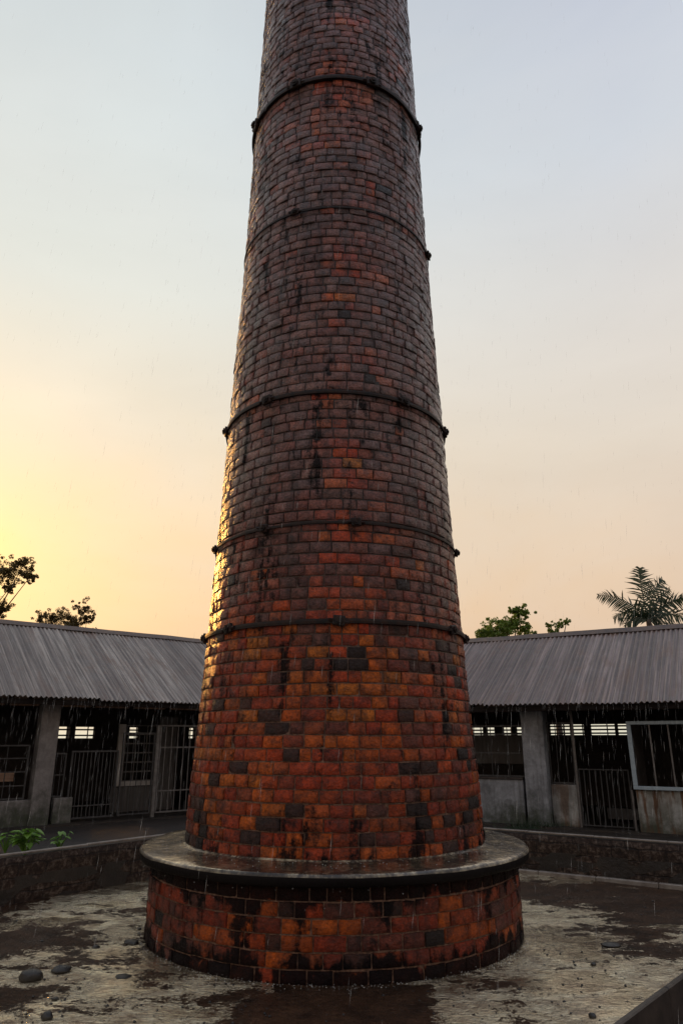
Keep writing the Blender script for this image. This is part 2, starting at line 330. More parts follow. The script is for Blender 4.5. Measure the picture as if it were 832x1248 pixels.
def brick_colour(th, z, base=False):
    fr = math.sin(th)*-1                       # +1 on the courtyard front
    n = noise.noise(Vector((math.cos(th)*2.2, math.sin(th)*2.2, z*.9)))
    n2 = noise.noise(Vector((math.cos(th)*.9+7, math.sin(th)*.9, z*.45)))
    r = random.random()
    orange = [(.62,.105,.010),(.50,.068,.009),(.74,.135,.012),(.42,.045,.010),(.52,.060,.012)]
    dull = [(.25,.045,.022),(.18,.042,.026),(.17,.055,.040),(.30,.048,.018)]
    grey = [(.215,.098,.080),(.185,.085,.072),(.24,.108,.085),(.165,.082,.076)]
    black = [(.022,.008,.006),(.06,.02,.014),(.09,.028,.018)]
    t = (z-1.6)/3.0                            # 0 low .. 1 high
    t = max(0, min(1, t))
    cl = noise.noise(Vector((th*2.5, z*1.1, 4)))
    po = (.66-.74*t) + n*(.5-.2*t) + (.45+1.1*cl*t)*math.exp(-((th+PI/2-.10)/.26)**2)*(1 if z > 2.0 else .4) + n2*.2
    if base: po = .42+n*.5
    pb = (.12 if z < 3.0 else .012) + (.10 if z < 1.3 else 0)
    if base: pb = .07
    if z > 3.2: po = min(po, .62)
    if r < pb: c = random.choice(black)
    else:
        a = max(0, min(1, (po+random.gauss(0, .27-.12*t)-.12)/.5)); g0 = random.choice(grey); d0 = random.choice(dull); o0 = random.choice(orange)
        q = max(0, min(1, 1-t*.9+random.uniform(-.3,.3)))
        c = tuple((g0[i]*(1-q)+d0[i]*q)*(1-a)+o0[i]*a for i in range(3))
    k = random.uniform(.8, 1.2) if z < 4 else random.uniform(.88, 1.12)
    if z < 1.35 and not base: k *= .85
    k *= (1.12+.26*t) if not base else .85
    return tuple(min(.7, x*k) for x in c)

def course(mb, z0, h, Rf, base=False, wl=.17, wh=.27):
    Rm = Rf(z0+h/2); th = random.uniform(0, 2*PI); end = th+2*PI
    while th < end-.02:
        w = random.choice([random.uniform(wl, wh), random.uniform(wl, wh), random.uniform(.11, .17)])/Rm
        if end-(th+w) < .09/Rm: w = end-th
        g = .0042/Rm
        jr = max(-.0035, random.gauss(.0015, .004)); tilt = max(-.003, min(.003, random.gauss(0, .003))); c = brick_colour(th+w/2 if th+w/2 < PI else th+w/2-2*PI, z0, base)
        e_ = .0045/(w*Rm); e2 = .038; us = [0, e_, .33, .66, 1-e_, 1]; ws = [0, e2, .5, 1-e2, 1]
        vs = []; zz0 = z0+.0035+random.uniform(0, .003); hh = h-.008-random.uniform(0, .005)
        wav = .006*noise.noise(Vector((math.cos(th)*3, math.sin(th)*3, z0*2)))
        for j, b in enumerate(ws):
            for i, a in enumerate(us):
                edge = i in (0, len(us)-1) or j in (0, len(ws)-1)
                r = Rf(zz0+b*hh) + jr + tilt*(a-.5)*2 + (-.012 if edge else .002 + random.gauss(0, .0022))
                aa = th+g+(w-2*g)*a + (0 if not edge else random.gauss(0, .0016)/Rm)
                z = zz0+b*hh+wav + (random.gauss(0, .0018) if edge else 0)
                if (i in (1, 4)) and (j in (1, 3)): r -= random.choice([0,.001,.003,.008])
                if not edge: aa += random.gauss(0,.0016)/Rm; z += random.gauss(0,.0012)
                vs.append((r*math.cos(aa), r*math.sin(aa), z))
        nU = len(us); fs = [(j*nU+i, j*nU+i+1, (j+1)*nU+i+1, (j+1)*nU+i) for j in range(len(ws)-1) for i in range(nU-1)]
        mb.add(vs, fs, c)
        th += w
def facet(o):
    fl = []
    for k in range(len(o.data.polygons)//20):
        for j in range(4):
            for i in range(5): fl.append(j in (1,2) and i in (1,2,3))
    o.data.polygons.foreach_set('use_smooth', fl)
mb = MB(); z = .845; h = .1205
while z < 17.8: course(mb, z, h, rad); z += h
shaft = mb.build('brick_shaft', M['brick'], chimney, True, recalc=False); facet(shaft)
tag(shaft, 'tapering shaft of rough wet bricks, orange low down and mauve grey higher up')
mb = MB(); mb.lathe([(rad(zz)-.0095, zz) for zz in (.7,1.5,2.2,3.01,4.05,5.61,8.29,10.47,12.5,17.8)]+[(.75,17.8),(.75,15)], 160)
mb.build('mortar_core', M['mortar'], chimney, True)
mb = MB(); mb.lathe([(.9,17.8),(1.15,17.8),(1.2,17.85),(1.2,18.05),(1.12,18.1),(.8,18.1),(.8,17.8)], 96); mb.build('chimney_cap', M['ledge'], chimney)
# drum base
plinth = lambda z: 1.975-.02*z
mb = MB(); z = -.02; hb = .1235
for k in range(6): course(mb, z, hb, plinth, True, .19, .29); z += hb
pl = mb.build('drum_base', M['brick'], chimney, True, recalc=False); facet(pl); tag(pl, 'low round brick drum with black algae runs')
mb = MB(); mb.lathe([(plinth(zz)-.0095, zz) for zz in (-.3,.3,.73)], 160); mb.build('mortar_core', M['mortar'], chimney, True)
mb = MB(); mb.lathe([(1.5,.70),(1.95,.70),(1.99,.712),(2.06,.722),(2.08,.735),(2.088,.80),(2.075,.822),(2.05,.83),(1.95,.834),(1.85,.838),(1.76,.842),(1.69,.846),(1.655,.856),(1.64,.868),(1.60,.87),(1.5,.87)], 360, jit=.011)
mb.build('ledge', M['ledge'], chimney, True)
# iron bands
def band(z, hh, th_, bolts, sag=.0, big=1.0):
    r = rad(z)+.006; n = 160; mb = MB(); vs = []; fs = []
    for k in range(n):
        t = 2*PI*k/n; dz = .010*math.sin(t*2+z)+.006*noise.noise(Vector((math.cos(t)*3, math.sin(t)*3, z)))
        for (dr, ddz) in ((0,-hh/2),(th_,-hh/2),(th_*1.1,0),(th_,hh/2),(0,hh/2)):
            rr = r+dr+.004*noise.noise(Vector((math.cos(t)*6, math.sin(t)*6, z+3)))
            vs.append((rr*math.cos(t), rr*math.sin(t), z+ddz+dz))
    for k in range(n):
        for j in range(5): fs.append((k*5+j, ((k+1)%n)*5+j, ((k+1)%n)*5+(j+1)%5, k*5+(j+1)%5))
    mb.add(vs, fs); b = mb.build('iron_band', M['iron'], chimney)
    for a in bolts:
        t = -PI/2+a; m2 = MB(); s = big
        m2.box(-.055*s, .055*s, 0, .035*s, -.045*s, .045*s, .01)
        m2.tube([(0,.02,.0),(0,.06*s,.0)], [.020*s,.018*s], 8)
        m2.tube([(0,.035*s,0),(0,.052*s,0)], .036*s, 6)
        m2.tube([(-.09*s,.02,-.008),(.09*s,.024,.006)], .014*s, 6)
        m2.v = [(x+random.gauss(0,.002), y+random.gauss(0,.002), zz+random.gauss(0,.002)) for x, y, zz in m2.v]
        c = m2.build('bolt_clamp', M['iron'], b)
        dz = .010*math.sin(t*2+z)
        c.location = ((r+.01)*math.cos(t), (r+.01)*math.sin(t), z+dz); c.rotation_euler = (0, random.uniform(-.2,.2), t-PI/2)
def ang(us, xl, xr): return [math.asin(max(-1, min(1, (u-(xl+xr)/2)/((xr-xl)/2)))) for u in us]
band(10.50, .062, .040, ang([311,362,447,505], 303, 511), big=1.5)
band(8.30, .028, .014, ang([365,515], 297, 519), big=1.0)
band(5.63, .044, .028, ang([277,333,482,536], 273, 540), big=1.15)
band(4.06, .030, .016, ang([268,333,430,551], 262, 553), big=1.0)
band(3.02, .048, .026, ang([249,290,410,537,562], 247, 563), big=1.15)

# ------------------------------------------------------------------ setting: slab, terrace, ground
A = Vector((-.48,13.74,0)); BL = Vector((-9.7,2.37,0)); BR = Vector((7.73,8.25,0)); E1 = Vector((5.5,9.73,0)); E0 = Vector((-4.8,-1.75,0))
mb = MB(); mb.box(-400,400,-200,500,-.35,-.25)
tag(mb.build('ground', M['gravel']), kind='structure')
def prism(poly, z0, z1):
    m = MB(); n = len(poly); m.add([(p[0],p[1],z0) for p in poly]+[(p[0],p[1],z1) for p in poly],
        [tuple(range(n))[::-1], tuple(range(n,2*n))]+[(i,(i+1)%n,n+(i+1)%n,n+i) for i in range(n)]); return m
# courtyard surface: a fine grid with real undulation, cut to the slab's plan
import bmesh
def inpoly(x, y, P):
    c = False; j = len(P)-1
    for i in range(len(P)):
        if (P[i][1] > y) != (P[j][1] > y) and x < (P[j][0]-P[i][0])*(y-P[i][1])/(P[j][1]-P[i][1])+P[i][0]: c = not c
        j = i
    return c
slabP = [A, BL, E0, E1]
prism(slabP, -.3, 0).build('tmp', M['slabedge'])
o = bpy.data.objects['tmp']; bm = bmesh.new(); bm.from_mesh(o.data)
me = o.data; me.name = 'courtyard_slab'; o.name = 'courtyard_slab'
top = [f for f in bm.faces if f.normal.z > .9 or f.normal.z < -.9 and f.calc_center_median().z > -.1]
bm.normal_update()
for i in range(1, 60):
    y = -2+i*.27
    g = bm.verts[:]+bm.edges[:]+bm.faces[:]
    bmesh.ops.bisect_plane(bm, geom=g, plane_co=(0,y,0), plane_no=(0,1,0))
for i in range(1, 56):
    x = -9.6+i*.27
    g = bm.verts[:]+bm.edges[:]+bm.faces[:]
    bmesh.ops.bisect_plane(bm, geom=g, plane_co=(x,0,0), plane_no=(1,0,0))
bm.to_mesh(me); bm.free()
for v in me.vertices:
    if v.co.z > -.01: v.co.z += .012*noise.noise(Vector((v.co.x*.9, v.co.y*.9, 0)))
me.materials.append(M['ground'])
for p in me.polygons:
    p.use_smooth = False
    if p.normal.z > .7: p.material_index = 1
tag(o, kind='structure')
mb = prism([BL, A, BR, (60,-23), (300,-23), (300,450), (-300,450), (-300,2.37)], -.3, .3)
tag(mb.build('terrace_ground', M['soil']), kind='structure')
# raised kerb of the slab's near right edge
d = (E1-E0).normalized(); L = (E1-E0).length; a = math.atan2(d.y, d.x)
mb = MB()
for k in range(int(L/1.1)):
    mb.box(k*1.1+.004, k*1.1+1.096, .0, .05, -.30, .022+random.uniform(-.004,.004), .01)
o = mb.build('kerb', M['slabedge']); o.location = E0+Vector((d.y,-d.x,0))*.0; o.rotation_euler = (0,0,a); tag(o, kind='structure')
# shift kerb so its inner face meets the slab edge
o.location = E0 + Vector((d.y,-d.x,0))*.052

def lowwall(P, Q, label, h=.57, th=.06):
    d = (Q-P); L = d.length; a = math.atan2(d.y, d.x)
    t = empty('low_wall', P, a, label, 'wall', 'low walls round the courtyard')
    mb = MB(); n = int(L/.18); rows = 5; vs = []; fs = []
    # slightly uneven block face, as a box grid
    for k in range(n+1):
        for j in range(rows+1):
            x = L*k/n; z = -.02+(h-.03)*j/rows
            vs.append((x, -.0+.012*noise.noise(Vector((x*3, z*6, 1))), z))
    for k in range(n+1):
        for j in range(rows+1): vs.append((L*k/n, th, -.02+(h-.03)*j/rows))
    q = rows+1; o2 = (n+1)*q
    for k in range(n):
        for j in range(rows):
            fs.append((k*q+j, (k+1)*q+j, (k+1)*q+j+1, k*q+j+1)); fs.append((o2+k*q+j, o2+k*q+j+1, o2+(k+1)*q+j+1, o2+(k+1)*q+j))
        fs.append((k*q+rows, (k+1)*q+rows, o2+(k+1)*q+rows, o2+k*q+rows))
    mb.add(vs, fs); mb.build('wall_face', M['lowwall'], t, True)
    mb = MB(); n = int(L/.9)
    for k in range(n):
        dz = random.uniform(-.004, .004); mb.box(L*k/n+.003, L*(k+1)/n-.003, -.004+random.uniform(-.004,.003), th+.004, h-.028+dz, h-.004+dz, .006)
    mb.build('coping', M['cope'], t)
    return t, L
lw, LL = lowwall(BL, A, 'dark damp low wall on the left with a thin pale top edge')
rw, LR = lowwall(A, BR, 'dark low block wall on the right, its blocks showing through worn render')
mb = MB(); n = 12
for k in range(n): mb.box(LR*k/n+.003, LR*(k+1)/n-.003, -.12, -.04, -.05, .05+random.uniform(-.004,.004), .01)
mb.build('foot_kerb', M['cope'], rw)

# ------------------------------------------------------------------ sheds
FZ = .3
class Wing:
    def __init__(s, origin, ang, label, H, ridge_w, rise, over, k, x0, corner, matroof):
        s.o = Vector((*origin, FZ)); s.a = ang; s.t = empty('long_shed', s.o, ang, label, 'shed', 'long open sheds behind the chimney')
        s.ex = Vector((math.cos(ang), math.sin(ang), 0)); s.ey = Vector((-math.sin(ang), math.cos(ang), 0))
    def hit(s, u, v, d=0):
        r = ray(u, v); c = Vector((0,0,EYE)); t = (d-(c-s.o).dot(s.ey))/r.dot(s.ey); p = c+r*t-s.o
        return p.dot(s.ex), p.z
    def x(s, u, v=950, d=0): return s.hit(u, v, d)[0]
    def z(s, u, v, d=0): return s.hit(u, v, d)[1]
def part(w, name, boxes, mat, b=.006, parent=None, label=None):
    mb = MB()
    for q in boxes:
        x0, x1, y0, y1, z0, z1 = q; mb.box(min(x0,x1), max(x0,x1), y0, y1, min(z0,z1), max(z0,z1), b)
    o = mb.build(name, mat, parent or w.t)
    if label: o['label'] = label
    return o
def roof(w, x0, x1, over, W, ez, rise, mit, side, matr, thick=.012):
    """corrugated sheets; mit(y) gives the x where the sheets stop at the corner valley"""
    p = .095; n = int((x1-x0)/p*7); mb = MB(); rows = 10
    sheet = {}
    vs = []; fs = []; cols = []
    slope = rise/W
    ys = [-over+ (W)*j/rows for j in range(rows+1)]
    for half in (0, 1):
        base = len(mb.v); vs = []
        for k in range(n+1):
            x = x0+(x1-x0)*k/n; sh = int(x/.72+50)
            if sh not in sheet: sheet[sh] = (random.uniform(-.035,.035), random.uniform(-.008,.008))
            for j in range(rows+1):
                y = ys[j]
                if j == 0: y += sheet[sh][0]+random.uniform(-.008,.008)
                zz = ez+(y+over)*slope + .016*math.sin(2*PI*x/p) + sheet[sh][1] + (.006 if j > 5 else 0) + .012*noise.noise(Vector((x*.7, y*.8, 2)))
                if half: y = 2*(W-over)-y
                lim = mit(y)
                xx = min(x, lim) if side > 0 else max(x, lim)
                vs.append((xx, y, zz))
        q = rows+1; fs = []
        for k in range(n):
            for j in range(rows):
                a, b = k*q+j, (k+1)*q+j
                if all(abs(vs[i][0]-vs[a][0]) < 1e-6 for i in (b, a+1, b+1)): continue
                fs.append((a, b, b+1, a+1))
        mb.add(vs, fs)
    o = mb.build('roof', matr, w.t, False, recalc=False)
    sm = o.modifiers.new('thick', 'SOLIDIFY'); sm.thickness = .006; sm.offset = 0
    return o

# --- geometry of the two wings
OL = at_z(47, 1008, FZ); OR = at_z(655, 1008, FZ)
aL = R_(40); aR = R_(-30.5)
wl = Wing((OL.x, OL.y), aL, 'long grey tin-roofed shed on the left with barred gates', 0,0,0,0,0,0,0,None)
wr = Wing((OR.x, OR.y), aR, 'long mauve-grey tin-roofed shed on the right with a pale blue window frame', 0,0,0,0,0,0,0,None)
# mitre: bisector of the two wings through the wall corner
def corner():
    a, b = wl.o, wl.ex; c, d = wr.o, -wr.ex
    den = b.x*d.y-b.y*d.x; t = ((c.x-a.x)*d.y-(c.y-a.y)*d.x)/den
    return a+b*t
Cn = corner(); cL = (Cn-wl.o).dot(wl.ex); cR = (Cn-wr.o).dot(wr.ex)
half = (aL-aR)/2            # angle between each wing's normal and the bisector
tanh_ = math.tan(half)
mitL = lambda y: cL + y*tanh_
mitR = lambda y: cR - y*tanh_
OV = .6; WD = 3.0; DEP = 2*(WD-OV)
ezL = wl.z(120, 852.3, -OV); rzL = wl.z(125, 769, WD-OV)
ezR = wr.z(700, 857, -OV); rzR = wr.z(700, 771.5, WD-OV)
print('eaves', ezL, ezR, 'ridge', rzL, rzR, 'cL', cL, 'cR', cR, 'O', OL, OR)
XL0 = -7.5; XR1 = 9.5
roof(wl, XL0, mitL(DEP+OV), OV, WD, ezL, rzL-ezL, mitL, 1, M['roofL'])
roof(wr, mitR(DEP+OV), XR1, OV, WD, ezR, rzR-ezR, mitR, -1, M['roofR'])
def ridge(w, x0, x1, z, y=WD-OV):
    mb = MB(); n = int((x1-x0)/.3); vs = []; fs = []
    sl = .55
    for k in range(n+1):
        x = x0+(x1-x0)*k/n; dz = .012*noise.noise(Vector((x*1.3, 0, 5)))
        vs += [(x, y-.2, z-.2*sl+.03+dz), (x, y-.05, z+.035+dz), (x, y+.05, z+.035+dz), (x, y+.2, z-.2*sl+.03+dz)]
    for k in range(n):
        for j in range(3): fs.append((k*4+j, (k+1)*4+j, (k+1)*4+j+1, k*4+j+1))
    mb.add(vs, fs); o = mb.build('ridge_cap', M['ridge'], w.t, recalc=False)
    sm = o.modifiers.new('t', 'SOLIDIFY'); sm.thickness = .008
ridge(wl, XL0, mitL(WD-OV), rzL); ridge(wr, mitR(WD-OV), XR1, rzR)

def shell(w, x0, x1, side, ez, rz, slots, sz0, sz1, louv):
    """back wall with open slots, gable wall, floor, beam and rafters"""
    bx0, bx1 = (x0, mitL(DEP)-.1) if side > 0 else (mitR(DEP)+.1, x1)
    D = DEP-.15; T = .15
    slots = sorted((min(a,b), max(a,b)) for a, b in slots)
    bw = [(bx0, bx1, D, D+T, 0, sz0), (bx0, bx1, D, D+T, sz1, ez+.05)]
    c = bx0
    for a, b in slots: bw.append((c, a, D+.002, D+T-.002, sz0, sz1)); c = b
    bw.append((c, bx1, D+.002, D+T-.002, sz0, sz1))
    part(w, 'back_wall', bw, M['innershade'], 0)
    for a, b in slots:
        bs = [(a, b, D+.03, D+.08, sz0+(sz1-sz0)*(i+.5)/louv-.02, sz0+(sz1-sz0)*(i+.5)/louv+.02) for i in range(louv)]
        m_ = (a+b)/2+.1; bs.append((m_-.012, m_+.012, D+.085, D+.11, sz0, sz1))
        part(w, 'vent_louvre', bs, M['darkbar'], 0)
    gx = (x0+.1, x0+.25) if side > 0 else (x1-.25, x1-.1)
    mb = MB(); ym = WD-OV
    vs = []
    for X in gx: vs += [(X,.16,0),(X,D,0),(X,D,ez+.02+(OV)*(rz-ez)/WD*.9),(X,ym,rz-.08),(X,.16,ez+.02+OV*(rz-ez)/WD*.9)]
    mb.add(vs, [(0,1,2,3,4),(9,8,7,6,5)]+[(i,(i+1)%5,5+(i+1)%5,5+i) for i in range(5)])
    mb.build('gable_wall', M['plL'], w.t)
    fx0, fx1 = (x0, cL) if side > 0 else (cR, x1)
    part(w, 'floor', [(fx0, fx1, -.25, D, -.02, .03)], M['soil'], 0)
    part(w, 'eave_beam', [(fx0, fx1, .0, .14, ez+.06, ez+.22)], M['wood'], .005)
    part(w, 'fascia_board', [(fx0, fx1, -OV+.05, -OV+.08, ez-.13, ez-.03)], M['wood'], .004)
    nr = int((fx1-fx0)/1.1)
    sl = (rz-ez)/WD
    for i in range(nr+1):
        X = fx0+.1+(fx1-fx0-.2)*i/nr; mb = MB()
        for sgn in (0, 1):
            y0, y1 = (-OV+.09, WD-OV-.05)
            q = [(y0, ez-.10+sl*(y0+OV)), (y1, ez-.10+sl*(y1+OV)), (y1, ez-.03+sl*(y1+OV)), (y0, ez-.03+sl*(y0+OV))]
            if sgn: q = [(2*(WD-OV)-y, zz) for y, zz in q]
            mb.add([(X, y, zz) for y, zz in q]+[(X+.07, y, zz) for y, zz in q], [(0,1,2,3),(7,6,5,4),(0,4,5,1),(1,5,6,2),(2,6,7,3),(3,7,4,0)])
        mb.build('rafter', M['wood'], w.t)
# ---- left shed
D_ = DEP-.15
xl = lambda u, v=950, d=0: wl.x(u, v, d)
zl = lambda u, v, d=0: wl.z(u, v, d)
sl_ = [(xl(71,892,D_), xl(86,892,D_)), (xl(92,892,D_), xl(116,892,D_)), (xl(158,892,D_), xl(170,892,D_)), (xl(231,888,D_), xl(238,888,D_)), (xl(-60,888,D_), xl(-38,888,D_))]
shell(wl, XL0, cL, 1, ezL, rzL, sl_, zl(92,900,D_), zl(92,886,D_), 2)
zb = ezL+.06
zs1 = zl(20,976); 
part(wl, 'half_wall', [(XL0+.3, xl(36,990), 0, .14, .0, zs1)], M['plL'], .008)
part(wl, 'column', [(xl(43,930), xl(66,930), -.06, .2, 0, zb)], M['plL'], .012, label='broad grey concrete pillar')
part(wl, 'half_wall', [(xl(64,990), xl(84,990)+.05, 0, .14, .0, zl(70,973))], M['plL'], .008)
# grille left of the pillar
def grille(w, x0, x1, z0, z1, d, nv, nh, mat, name='window_grille', fr=.03, br=.009, frame=True, hz=None, parent=None):
    f = None
    bars = []
    if frame:
        f = part(w, name, [(x0,x1,d,d+.05,z1-fr,z1),(x0,x1,d,d+.05,z0,z0+fr),(x0,x0+fr,d+.003,d+.047,z0+fr,z1-fr),(x1-fr,x1,d+.003,d+.047,z0+fr,z1-fr)], mat, .003, parent)
    xs = [x0+(x1-x0)*(i+1)/(nv+1) for i in range(nv)]
    zs = hz if hz is not None else [z0+(z1-z0)*(i+1)/(nh+1) for i in range(nh)]
    for X in xs:
        mb = MB(); j = random.uniform(-.006,.006); mb.tube([(X+j, d+.025, z0+.01), (X, d+.025, z1-.01)], br, 6)
        mb.build('bar', M['bar'] if mat != M['darkbar'] else M['darkbar'], f or parent or w.t)
    for Z in zs:
        mb = MB(); mb.box(x0+.01, x1-.01, d+.008, d+.018, Z-br*1.2, Z+br*1.2); mb.build('rail', mat, f or parent or w.t)
    return f
grille(wl, XL0+.35, xl(36,930), zs1+.01, zl(20,908), .05, 16, 3, M['darkbar'])
grille(wl, xl(64,930), xl(82,930), zl(70,973)+.01, zl(70,918), .05, 2, 1, M['darkbar'])
# sliding gate 1 (thin dark), gate 2 (taller, with pale post)
xg0, xg1 = xl(84,960), xl(142,960)
grille(wl, xg0, xg1, .08, zl(110,915), .03, 11, 2, M['darkbar'], 'barred_gate', .035, .010, hz=[zl(110,982), zl(110,1008)])
xp = xl(187,950)
part(wl, 'gate_post', [(xp-.035, xp+.035, -.09, -.02, .02, zl(187,884))], M['bar'], .006, label='pale steel gate post')
grille(wl, xp+.05, xl(262,950), .10, zl(215,884), -.07, 9, 2, M['bar'], 'barred_gate', .03, .011, hz=[zl(215,911), zl(215,963)])
grille(wl, xg1+.04, xp-.05, .10, zl(165,893), -.05, 5, 0, M['darkbar'], 'barred_gate', .025, .008, hz=[zl(165,1000)])
# inner partition with a white-framed window
d1 = 1.3
wx0, wx1, wz0, wz1 = xl(147,930,d1), xl(191,930,d1), zl(165,951,d1), zl(165,884,d1)
part(wl, 'inner_partition', [(wx0-.12, wx1+.5, d1+.06, d1+.12, .03, wz0-.12), (wx1+.04, wx1+.5, d1+.06, d1+.12, wz0-.12, 2.1)], M['board'], .004)
win = part(wl, 'inner_window', [(wx0-.10, wx0+.06, d1, d1+.06, wz0-.12, wz1+.02), (wx1, wx1+.05, d1, d1+.06, wz0-.12, wz1), (wx0+.06, wx1, d1+.002, d1+.06, wz0-.12, wz0-.02)], M['whiteframe'], .005, label='faded white window frame inside the shed')
grille(wl, wx0+.06, wx1, wz0-.02, wz1, d1+.01, 2, 5, M['bar'], 'window_grid', .02, .012, parent=win)
part(wl, 'shelf_board', [(xl(-25,947,.4), xl(17,947,.4), .4, .44, zl(8,953,.4), zl(8,942,.4))], M['plank'], .004)
part(wl, 'end_wall', [(xl(263,950), cL-.05, 0, .15, 0, zb)], M['plL'], .008)
for u in (-150,): part(wl, 'column', [(xl(u,930), xl(u+24,930), -.06, .2, 0, zb)], M['plL'], .012)
# ---- right shed
xr = lambda u, v=950, d=0: wr.x(u, v, d)
zr = lambda u, v, d=0: wr.z(u, v, d)
sr = [(xr(669,890,D_), xr(694,890,D_)), (xr(697,890,D_), xr(711,890,D_)), (xr(719,890,D_), xr(749,890,D_)), (xr(752,890,D_), xr(768,890,D_)), (xr(612,890,D_), xr(624,890,D_)), (xr(628,890,D_), xr(640,890,D_)), (xr(592,890,D_), xr(602,890,D_)), (xr(572,890,D_), xr(588,890,D_))]
shell(wr, cR, XR1, -1, ezR, rzR, sr, zr(710,896,D_), zr(710,883,D_), 3)
zb = ezR+.06
zsA = zr(610,950)
part(wr, 'half_wall', [(cR+.2, xr(640,990), 0, .15, 0, zsA)], M['plR'], .008)
part(wr, 'window_sill', [(cR+.2, xr(642,990)-.03, -.03, .17, zsA+.002, zsA+.04)], M['innershade'], .006)
part(wr, 'column', [(xr(641,950), xr(668,950), -.09, .3, 0, zb)], M['plR'], .012, label='broad blue grey pillar with moss at its foot')
grille(wr, xr(520,930), xr(640,930), zsA+.045, zr(610,884), .04, 5, 0, M['darkbar'], hz=[zr(610,895), zr(610,918)])
part(wr, 'inner_panel', [(xr(560,915,1.4), xr(650,915,1.4), 1.4, 1.44, zr(610,931,1.4), zr(610,896,1.4))], M['board'], .004)
zB = zr(688,957)
bx0, bx1 = xr(671,980), xr(703,980)
part(wr, 'half_wall', [(bx0, bx1, .1, .25, 0, zB)], M['block'], .01, label='pale blockwork stub with rust stains')
grille(wr, bx0, bx1, zB+.01, zr(688,880), .14, 2, 0, M['darkbar'])
# gate bay
part(wr, 'door_post', [(bx1+.01, bx1+.05, .05, .10, .02, 2.15)], M['bar'], .004)
gx0, gx1 = bx1+.06, xr(771,980)-.02
grille(wr, gx0, gx1, .06, zr(738,938), .06, 8, 0, M['darkbar'], 'barred_gate', .02, .012)
part(wr, 'gate_panel', [(gx0, gx1, .9, .94, zr(738,938,.9)-.02, zr(738,898,.9))], M['wood'], .004)
part(wr, 'gate_panel', [(gx0+.25, gx1, 1.1, 1.14, .1, zr(738,985,1.1))], M['board'], .004)
part(wr, 'door_post', [(gx1+.02, gx1+.055, -.06, -.01, .02, zr(771,963))], M['bar'], .004)
# projecting window
px0 = xr(772,960,-.18); pz0, pz1 = zr(790,963,-.18), zr(790,879,-.18); px1 = px0+3.0
part(wr, 'half_wall', [(px0+.02, px1, -.14, .05, 0, pz0-.005)], M['plRust'], .01, label='pale plastered wall with brown rust runs')
pw = part(wr, 'projecting_window', [(px0,px1,-.22,-.15,pz0,pz0+.06),(px0,px1,-.22,-.15,pz1-.06,pz1),(px0,px0+.075,-.217,-.153,pz0+.06,pz1-.06),(px1-.07,px1,-.217,-.153,pz0+.06,pz1-.06)], M['blueframe'], .006, label='pale blue window frame with slim bars')
for i in range(7):
    X = px0+.075+.31*(i+1); mb = MB(); mb.box(X-.013, X+.013, -.195, -.170, pz0+.06, pz1-.06, .002); mb.build('bar', M['bar'], pw)
part(wr, 'window_cheek', [(px0+.01, px0+.04, -.148, 1.2, pz0, pz1)], M['innershade'], 0)
part(wr, 'end_wall', [(px1+.02, XR1-.26, 0, .15, 0, zb)], M['plR'], .008)
part(wr, 'column', [(cR+.05, cR+.35, -.06, .2, 0, zb)], M['plR'], .012)

# ------------------------------------------------------------------ trees
def leafcloud(mb, c, r, n, s, flat=.8, hang=0):
    for _ in range(n):
        while True:
            p = Vector((random.uniform(-1,1), random.uniform(-1,1), random.uniform(-1,1)))
            if p.length < 1: break
        p = Vector((p.x*r, p.y*r, p.z*r*flat))+c
        e = Euler((random.uniform(-1.1,1.1), random.uniform(-1.1,1.1), random.uniform(0,6.28))).to_matrix()
        k = s*random.uniform(.6,1.3)
        q = [e@Vector(t)*k for t in ((-.5,0,0),(-.2,.24,.04),(.25,.22,.03),(.6,0,-.06),(.25,-.22,.03),(-.2,-.24,.04))]
        mb.add([p+t for t in q], [(0,1,2,3),(0,3,4,5)])
def tree(label, base, clumps, leafm, ls, dens, group=None, name='leafy_tree'):
    """clumps: world points with radius; limbs run from the trunk to each"""
    base = Vector(base)
    t = empty(name, base, 0, label, 'tree', group)
    cen = sum((Vector(c[0]) for c in clumps), Vector())/len(clumps)-base
    fork = Vector((cen.x*.4, cen.y*.4, max(1.5, cen.z*.62)))
    mb = MB(); mb.tube([(0,0,-.1),fork*.5+Vector((.1,0,0)),fork], [.17,.12,.08], 8); 
    for c, r in clumps:
        p = Vector(c)-base; m = (fork+p)/2+Vector((random.uniform(-.2,.2),0,random.uniform(-.25,.1)))
        mb.tube([fork, m, p], [.055,.03,.012], 5)
        for _ in range(max(3, int(r*8))):
            q = p+Vector((random.uniform(-1,1), random.uniform(-1,1), random.uniform(-.7,.9)))*r*.9
            mb.tube([p, (p+q)/2+Vector((0,0,random.uniform(-.05,.1))), q], [.012,.008,.004], 4)
    mb.build('trunk', M['bark'], t)
    mb = MB()
    for c, r in clumps:
        p = Vector(c)-base; nsub = max(26, int(r*110))
        for _ in range(nsub):
            g = Vector((random.gauss(0,.62), random.gauss(0,.62), random.gauss(0,.5)))
            q = p+g*r
            leafcloud(mb, q, r*random.uniform(.18,.40), max(5, int(dens*r/nsub*75)), ls*.42)
    mb.build('crown', leafm, t, recalc=False)
    return t
def C(u, v, Y, rpx): p = at_y(u, v, Y); return (p, rpx*Y/894)
Yt = 27
b = at_y(-70, 900, Yt); b.z = .3
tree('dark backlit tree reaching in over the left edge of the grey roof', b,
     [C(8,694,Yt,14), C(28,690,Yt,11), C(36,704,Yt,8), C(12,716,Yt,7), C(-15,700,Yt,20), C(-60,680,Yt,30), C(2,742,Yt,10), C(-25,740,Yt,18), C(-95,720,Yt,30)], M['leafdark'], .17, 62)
Yt = 30; b = at_y(85, 900, Yt); b.z = .3
